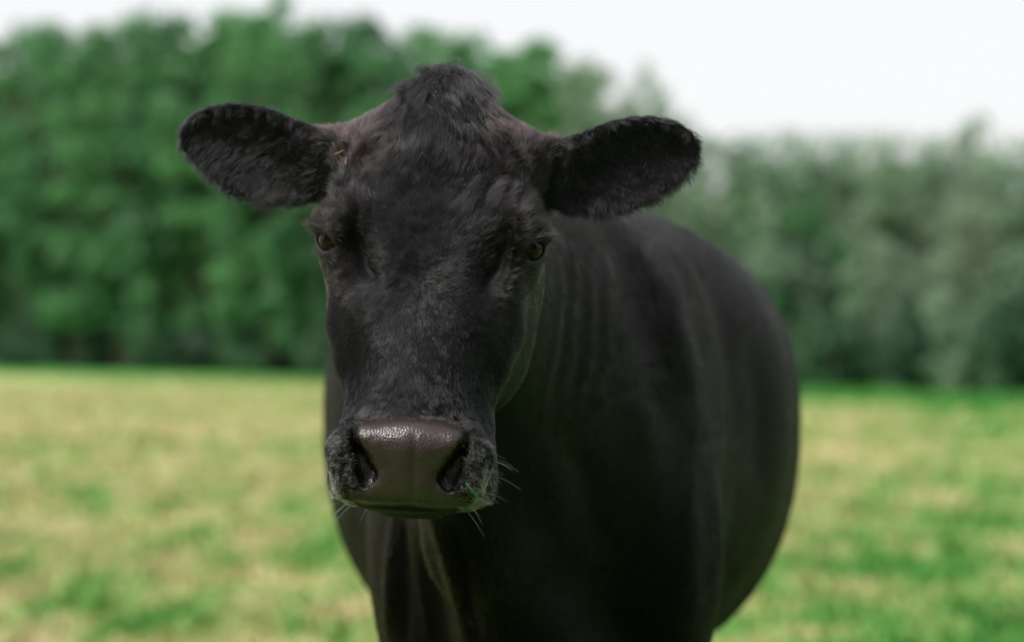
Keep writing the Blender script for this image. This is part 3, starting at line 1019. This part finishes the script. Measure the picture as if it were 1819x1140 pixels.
def tube(P, r, nseg=6):
    P = np.asarray(P, float); n_ = len(P)
    vs, fs = [], []
    T = norm(np.gradient(P, axis=0))
    for i_ in range(n_):
        a = norm(np.cross(T[i_], [0.3, 0.2, 0.93])); b = np.cross(T[i_], a)
        for j in range(nseg):
            q = 2 * math.pi * j / nseg
            vs.append(P[i_] + (a * math.cos(q) + b * math.sin(q)) * r[i_])
    for i_ in range(n_ - 1):
        for j in range(nseg):
            fs.append((i_ * nseg + j, i_ * nseg + (j + 1) % nseg, (i_ + 1) * nseg + (j + 1) % nseg, (i_ + 1) * nseg + j))
    fs.append(tuple(range(nseg))[::-1]); fs.append(tuple((n_ - 1) * nseg + j for j in range(nseg)))
    return vs, fs
def bit(name, uv, r, mat, label, cat, lift=0.006, flat=1.0, group=None):
    P = []
    for (u, v) in uv:
        l, nn = hit(u, v)
        P.append(l + nn * lift)
    P = np.array(P)
    t = np.linspace(0, 1, 7)
    Q = np.stack([np.interp(t, np.linspace(0, 1, len(P)), P[:, c]) for c in range(3)], 1)
    c0 = Q.mean(0)
    vs, fs = tube(Q - c0, r * (1 - 0.6 * np.abs(t - 0.4)))
    o = mesh_obj(name, vs, fs, mat)
    o.location = c0
    return tag(o, label, cat, group)
STRAW = plain('dry_straw', (0.38, 0.20, 0.11))
bit('straw_piece', [(601, 276), (610, 272), (618, 269)], 0.0007, STRAW, 'orange straw bit lying flat on the cow\'s temple beside the ear base', 'straw')
bit('straw_piece', [(623, 284), (620, 291), (619, 298)], 0.0006, STRAW, 'short curved straw bit clinging above the cow\'s brow', 'straw')
bit('grass_blade', [(828, 858), (838, 871), (847, 884)], 0.0010, plain('blade_green', (0.03, 0.17, 0.04)), 'bright green grass blade stuck beside the cow\'s nostril', 'grass blade')

# ------------------------------------------------------------------ field
def field_colour(k):
    """straw and green patches by world position; returns colour socket"""
    g = k.n('ShaderNodeNewGeometry')
    def noise(scale, detail, rough=0.55, off=(0, 0, 0), stretch=(1, 1, 1)):
        mp = k.n('ShaderNodeMapping'); mp.inputs['Location'].default_value = off; mp.inputs['Scale'].default_value = stretch
        k.l(g.outputs['Position'], mp.inputs['Vector'])
        n_ = k.n('ShaderNodeTexNoise'); n_.inputs['Scale'].default_value = scale; n_.inputs['Detail'].default_value = detail; n_.inputs['Roughness'].default_value = rough
        k.l(mp.outputs['Vector'], n_.inputs['Vector'])
        return n_.outputs['Fac']
    def math_(op, a, b):
        m = k.n('ShaderNodeMath', operation=op)
        for j, q in enumerate((a, b)):
            if isinstance(q, (int, float)): m.inputs[j].default_value = q
            else: k.l(q, m.inputs[j])
        return m.outputs[0]
    sp = k.n('ShaderNodeSeparateXYZ'); k.l(g.outputs['Position'], sp.inputs[0])
    # distance to the far margin of the field (a green uncut strip along the trees)
    m1 = math_('ADD', math_('MULTIPLY', sp.outputs['X'], 0.876), math_('MULTIPLY', sp.outputs['Y'], 0.482))
    strip = k.n('ShaderNodeMapRange', interpolation_type='SMOOTHSTEP')
    strip.inputs['From Min'].default_value = FIELD_EDGE - 13; strip.inputs['From Max'].default_value = FIELD_EDGE - 6
    k.l(m1, strip.inputs['Value'])
    patch = math_('ADD', math_('MULTIPLY', noise(2.4, 4, 0.6, stretch=(1, 0.4, 1)), 1.15), math_('MULTIPLY', noise(0.16, 3, off=(3, 9, 0)), 0.38))
    near = k.n('ShaderNodeMapRange'); near.inputs['From Min'].default_value = 9; near.inputs['From Max'].default_value = 26
    near.inputs['To Min'].default_value = -0.185; near.inputs['To Max'].default_value = -0.10
    k.l(sp.outputs['Y'], near.inputs['Value'])
    patch = math_('ADD', patch, near.outputs['Result'])
    patch = math_('SUBTRACT', patch, math_('MULTIPLY', strip.outputs['Result'], 0.5))
    lush = k.n('ShaderNodeMapRange', interpolation_type='SMOOTHSTEP'); lush.inputs['From Min'].default_value = 0.3; lush.inputs['From Max'].default_value = 2.2
    k.l(math_('SUBTRACT', sp.outputs['X'], math_('MULTIPLY', math_('SUBTRACT', sp.outputs['Y'], 9.0), 0.18)), lush.inputs['Value'])
    patch = math_('SUBTRACT', patch, math_('MULTIPLY', lush.outputs['Result'], 0.09))
    col = k.ramp(patch, [(0.44, (0.085, 0.285, 0.055)), (0.54, (0.255, 0.40, 0.12)), (0.635, (0.45, 0.46, 0.21)), (0.78, (0.57, 0.51, 0.29))])
    fine = noise(9, 3, off=(1, 5, 2))
    mx = k.n('ShaderNodeMix', data_type='RGBA', blend_type='MULTIPLY'); mx.inputs['Factor'].default_value = 0.7
    k.l(col, mx.inputs['A']); k.l(k.ramp(fine, [(0.25, (0.6, 0.65, 0.6)), (0.75, (1.25, 1.2, 1.15))]), mx.inputs['B'])
    return mx.outputs['Result'], k
FIELD_EDGE = 0.876 * -7.8 + 0.482 * 93
k = Nodes('field_ground')
c, _ = field_colour(k)
k.l(c, k.b.inputs['Base Color']); k.b.inputs['Roughness'].default_value = 0.95; k.b.inputs['Specular IOR Level'].default_value = 0.1
GROUND = k.m
k = Nodes('field_grass')
c, _ = field_colour(k)
k.l(c, k.b.inputs['Base Color']); k.b.inputs['Roughness'].default_value = 0.8; k.b.inputs['Specular IOR Level'].default_value = 0.2
GRASS = k.m
g = mesh_obj('ground', [(-420, -160, 0), (420, -160, 0), (420, 640, 0), (-420, 640, 0)], [(0, 1, 2, 3)], GROUND)
tag(g, 'flat pasture of green grass and dry straw patches', None, None, 'structure')

def grass(rng, outer=False):
    n_ = 190000
    y = 1.8 * (75 / 1.8) ** (rng.random(n_) ** 0.9)
    x = rng.uniform(-1, 1, n_) * (0.8 + y * 0.27)
    if outer:
        r_ = 0.9 * (70 / 0.9) ** rng.random(n_); q_ = rng.uniform(0, 6.2832, n_)
        x, y = r_ * np.cos(q_), 1.5 + r_ * np.sin(q_)
    m = (0.876 * x + 0.482 * y) < FIELD_EDGE + 1
    if outer: m &= (y < 1.8) | (np.abs(x) > 0.8 + y * 0.27)
    x, y = x[m], y[m]; n_ = len(x)
    r = np.stack([x, y, np.zeros(n_)], 1)
    hgt = (0.045 + 0.05 * rng.random(n_)) * (0.8 + 0.5 * vnoise(r, 0.9, 3)) * (1 + np.abs(y) / 60)
    wd = 0.003 + 0.00075 * np.hypot(x, y) * rng.uniform(0.6, 1.3, n_)
    a = rng.uniform(0, 6.28, n_)
    s = np.stack([np.cos(a), np.sin(a), 0 * a], 1) * wd[:, None]
    b = rng.uniform(0, 6.28, n_)
    lean = np.stack([np.cos(b), np.sin(b), 0 * b], 1) * (hgt * rng.uniform(0.3, 1.3, n_))[:, None]
    tip = r + lean; tip[:, 2] = hgt
    mid = r + lean * 0.35; mid[:, 2] = hgt * 0.6
    Vv = np.stack([r - s, r + s, mid + s * 0.8, mid - s * 0.8, tip], 1).reshape(-1, 3)
    i0 = np.arange(n_)[:, None] * 5
    T = np.concatenate([i0 + [[0, 1, 2]], i0 + [[0, 2, 3]], i0 + [[3, 2, 4]]])
    o = mesh_obj('grass', Vv, T, GRASS)
    tag(o, 'short grass of the pasture outside the part behind the cow' if outer else 'short mixed green and straw coloured grass covering the pasture', 'grass', None, 'stuff')
grass(rng)
grass(np.random.default_rng(99), True)

# ------------------------------------------------------------------ trees along the far field margin
def leaf_material(name, a, b):
    k = Nodes(name)
    oi = k.n('ShaderNodeObjectInfo'); g = k.n('ShaderNodeNewGeometry')
    nz = k.n('ShaderNodeTexNoise'); nz.inputs['Scale'].default_value = 0.45; nz.inputs['Detail'].default_value = 3
    k.l(g.outputs['Position'], nz.inputs['Vector'])
    ad = k.n('ShaderNodeMath', operation='ADD')
    mu = k.n('ShaderNodeMath', operation='MULTIPLY_ADD'); mu.inputs[1].default_value = 0.35; mu.inputs[2].default_value = -0.17
    k.l(oi.outputs['Random'], mu.inputs[0]); k.l(mu.outputs[0], ad.inputs[0]); k.l(nz.outputs['Fac'], ad.inputs[1])
    c = k.ramp(ad.outputs[0], [(0.3, a), (0.7, b)])
    k.l(c, k.b.inputs['Base Color']); k.b.inputs['Roughness'].default_value = 0.55
    tr = k.n('ShaderNodeBsdfTranslucent'); k.l(c, tr.inputs['Color'])
    ms = k.n('ShaderNodeMixShader'); ms.inputs['Fac'].default_value = 0.45
    out = [x for x in k.t.nodes if x.type == 'OUTPUT_MATERIAL'][0]
    k.l(k.b.outputs[0], ms.inputs[1]); k.l(tr.outputs[0], ms.inputs[2]); k.l(ms.outputs[0], out.inputs['Surface'])
    return k.m
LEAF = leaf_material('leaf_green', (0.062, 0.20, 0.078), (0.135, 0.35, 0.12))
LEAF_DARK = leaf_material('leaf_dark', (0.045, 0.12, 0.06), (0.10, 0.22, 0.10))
LEAF_HAZY = leaf_material('leaf_hazy', (0.19, 0.30, 0.195), (0.31, 0.41, 0.28))  # haze-like washed look of the low trees, put into the leaf colour
BARK = plain('bark', (0.10, 0.08, 0.06), 0.9, 0.4, 8)

def crown_mesh(name, seed, nclump, nleaf, size, mat, tall, gap=0.0):
    """crown of half width 1 and height tall; leaf faces gathered in clumps on boughs, gaps between them"""
    r = np.random.default_rng(seed)
    c = []
    while len(c) < nclump:
        x, y = r.uniform(-1, 1, 2); z = r.random()
        wid = max(0.0, 1 - (2 * max(z, 0.42) - 0.84) ** 2 / 1.35) ** 0.5 * (0.75 + 0.25 * min(1, z * 4))
        lob = 0.80 + 0.22 * math.sin(math.atan2(y, x) * 3 + seed + z * 9)
        q = math.hypot(x, y)
        if q > wid * lob or (q < wid * lob * 0.45 and r.random() < 0.75): continue
        if gap and z > 0.5 and r.random() < gap: continue
        c.append((x, y, z * tall))
    c = np.array(c)
    rad = r.uniform(0.16, 0.40, nclump)
    per = nleaf // nclump
    i = np.repeat(np.arange(nclump), per)
    d = norm(r.normal(0, 1, (len(i), 3))) * (r.random((len(i), 1)) ** 0.4)
    p = c[i] + d * rad[i][:, None] * np.array([1, 1, 0.7])
    nrm_ = norm(d + r.normal(0, 0.5, d.shape) + np.array([0, 0, 0.5]))
    t1 = norm(np.cross(nrm_, r.normal(0, 1, d.shape))); t2 = np.cross(nrm_, t1)
    sz = size * r.uniform(0.6, 1.4, (len(i), 1))
    Vv = np.stack([p - t1 * sz, p + t2 * sz * 0.6, p + t1 * sz, p - t2 * sz * 0.6], 1).reshape(-1, 3)
    Fq = (np.arange(len(i))[:, None] * 4 + np.arange(4)[None])
    me_o = mesh_obj(name, Vv, Fq, mat, smooth=False)
    me = me_o.data
    bpy.data.objects.remove(me_o)
    return me
TALLNESS = {'broad': 4.6, 'dark': 4.6, 'pale': 3.6, 'round': 2.6, 'bush': 1.5}
CROWNS = {
    'broad': [crown_mesh('crown', 11 + j, 130, 13000, 0.055, LEAF, 4.6) for j in range(4)],
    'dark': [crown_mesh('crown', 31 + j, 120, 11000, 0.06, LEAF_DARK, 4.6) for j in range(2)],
    'pale': [crown_mesh('crown', 51 + j, 80, 5200, 0.055, LEAF_HAZY, 3.6, gap=0.25) for j in range(3)],
    'round': [crown_mesh('crown', 61 + j, 70, 6000, 0.06, LEAF, 2.6) for j in range(2)],
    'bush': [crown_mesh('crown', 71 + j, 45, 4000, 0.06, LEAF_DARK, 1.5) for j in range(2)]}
def trunk_mesh(seed):
    r = np.random.default_rng(seed)
    vs, fs = [], []
    def add(P, R):
        a, b = tube(P, R, 7)
        o_ = len(vs)
        vs.extend(a); fs.extend([tuple(q + o_ for q in f) for f in b])
    P = [np.array([0, 0, -0.02])]
    for j in range(7):
        P.append(P[-1] + np.array([r.normal(0, 0.012), r.normal(0, 0.012), 0.12]))
    add(P, [0.030, 0.024, 0.021, 0.018, 0.015, 0.012, 0.008, 0.004])
    for j in range(9):
        i0 = r.integers(2, 7); a = r.uniform(0, 6.28); ln = r.uniform(0.12, 0.26)
        d = np.array([math.cos(a), math.sin(a), 0.9])
        q = [P[i0] + d * ln * t + np.array([0, 0, 0.05 * t * t]) for t in np.linspace(0, 1, 5)]
        add(q, [0.010, 0.008, 0.006, 0.004, 0.002])
    o = mesh_obj('trunk', vs, fs, BARK)
    me = o.data; bpy.data.objects.remove(o)
    return me
TRUNKS = [trunk_mesh(s_) for s_ in range(4)]
def margin_point(u, back=0.0):
    """ground point on the wood's edge seen at photograph column u"""
    # edge line 0.876 x + 0.482 y = FIELD_EDGE
    r_ = (u - 909.5) / FPX
    y = (FIELD_EDGE + back) / (0.876 * r_ + 0.482)
    return np.array([r_ * y, y, 0.0])
def tree(u, vtop, wpx, kind, label, group, back=0.0, base=0.12, name='broadleaf_tree'):
    p = margin_point(u, back)
    h = CAM_H + (615 - vtop) * p[1] / FPX
    hc = h * (1 - base)
    w = wpx * p[1] / FPX / 2
    root = empty(name, tuple(p)); tag(root, label, 'tree' if kind != 'bush' else 'bush', group)
    root.rotation_euler = (0, 0, rng.uniform(0, 6.28))
    cm = CROWNS[kind][rng.integers(len(CROWNS[kind]))]
    c = bpy.data.objects.new('crown', cm); COL.objects.link(c); c.parent = root
    c.location = (0, 0, h * base); c.scale = (w, w, hc / (TALLNESS[kind] * 0.95))
    t = bpy.data.objects.new('trunk', TRUNKS[rng.integers(4)]); COL.objects.link(t); t.parent = root
    t.scale = (h * 0.9, h * 0.9, h * 0.95)
    return root
TALL = 'tall mid-green broadleaf tree in the dense wood along the pasture edge'
BACK = 'darker broadleaf tree standing in the second row of the dense wood'
LOW = 'low pale tree with sky showing through its thin top'
BUSHL = 'dark low bush in the undergrowth at the foot of the wood'
skyline = [(-160, 20), (-60, 25), (40, 32), (130, 62), (220, 42), (320, 30), (400, 35), (485, 8), (570, 35), (650, 36), (740, 48), (830, 62), (905, 85), (960, 76)]
for j, (u, vt) in enumerate(skyline):
    lab = {485: 'tallest broadleaf tree, its crown rising above the rest of the wood', 960: 'broadleaf tree ending the tall wood where the pale trees begin'}.get(u, TALL)
    tree(u, vt, rng.uniform(230, 290), 'broad', lab, 'tall trees of the wood', back=rng.uniform(-1, 2))
for j, u in enumerate(range(-120, 1120, 105)):
    vt = np.interp(u, [a for a, _ in skyline], [b for _, b in skyline])
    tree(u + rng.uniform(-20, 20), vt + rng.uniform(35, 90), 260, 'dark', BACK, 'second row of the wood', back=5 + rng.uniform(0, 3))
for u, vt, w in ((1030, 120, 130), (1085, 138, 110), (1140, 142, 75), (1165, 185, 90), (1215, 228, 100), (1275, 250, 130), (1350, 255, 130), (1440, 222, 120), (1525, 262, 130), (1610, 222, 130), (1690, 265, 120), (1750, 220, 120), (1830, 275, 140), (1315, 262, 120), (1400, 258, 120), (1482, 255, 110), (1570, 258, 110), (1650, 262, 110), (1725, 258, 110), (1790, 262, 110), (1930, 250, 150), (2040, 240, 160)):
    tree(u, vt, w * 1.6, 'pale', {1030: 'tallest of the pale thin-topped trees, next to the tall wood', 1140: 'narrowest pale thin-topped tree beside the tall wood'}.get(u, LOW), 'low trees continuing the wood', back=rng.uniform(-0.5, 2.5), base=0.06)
for u in range(1180, 2000, 90):
    tree(u + rng.uniform(-20, 20), rng.uniform(285, 350), 230, 'round', 'rounded mid-green bush tree filling in under the thin pale tops', 'bush trees under the pale tops', back=1.5 + rng.uniform(0, 1.5), base=0.03)
for u in range(-100, 2000, 75):
    tree(u + rng.uniform(-20, 20), rng.uniform(520, 590), rng.uniform(110, 170), 'bush', BUSHL, 'undergrowth along the wood', back=rng.uniform(-1.5, 0.3), base=0.0, name='undergrowth_bush')
for u in range(-140, 2050, 95):
    tree(u + rng.uniform(-20, 20), rng.uniform(470, 540), rng.uniform(150, 190), 'bush', 'dark bush deeper in under the trees of the wood', 'inner undergrowth of the wood', back=rng.uniform(5, 9), base=0.0, name='undergrowth_bush')

# out-of-view trees: a ring added to shade the cow's front, then the wood's edge
def tree_at(x, y, h, w, kind, label, group):
    root = empty('broadleaf_tree', (x, y, 0)); tag(root, label, 'tree', group)
    root.rotation_euler = (0, 0, rng.uniform(0, 6.28))
    c = bpy.data.objects.new('crown', CROWNS[kind][rng.integers(len(CROWNS[kind]))]); COL.objects.link(c); c.parent = root
    c.location = (0, 0, h * 0.05); c.scale = (w, w, h / TALLNESS[kind])
    t = bpy.data.objects.new('trunk', TRUNKS[rng.integers(4)]); COL.objects.link(t); t.parent = root
    t.scale = (h * 0.9, h * 0.9, h * 0.95)
for j in range(13):
    a = math.radians(-84 + 14 * j)
    tree_at(24 * math.sin(a) + rng.uniform(-1, 1), 2 - 24 * math.cos(a), rng.uniform(12, 15), rng.uniform(3.6, 4.4), 'dark', 'leafy tree added unseen behind the camera to shade the cow', 'added shade trees behind the camera')
for y in list(range(47, -50, -5)) + list(range(140, 230, 8)):
    x = (FIELD_EDGE - 0.482 * y) / 0.876
    far = y > 100
    tree_at(x + 2 + rng.uniform(-1, 1), y + rng.uniform(-1, 1), rng.uniform(15, 18) if far else rng.uniform(6, 8), rng.uniform(4, 5) if far else rng.uniform(2.4, 3.2), 'broad' if far else ('pale' if y % 2 else 'round'),
            'leafy tree in the wood\'s edge past the bend of the pasture', 'outer trees of the wood')
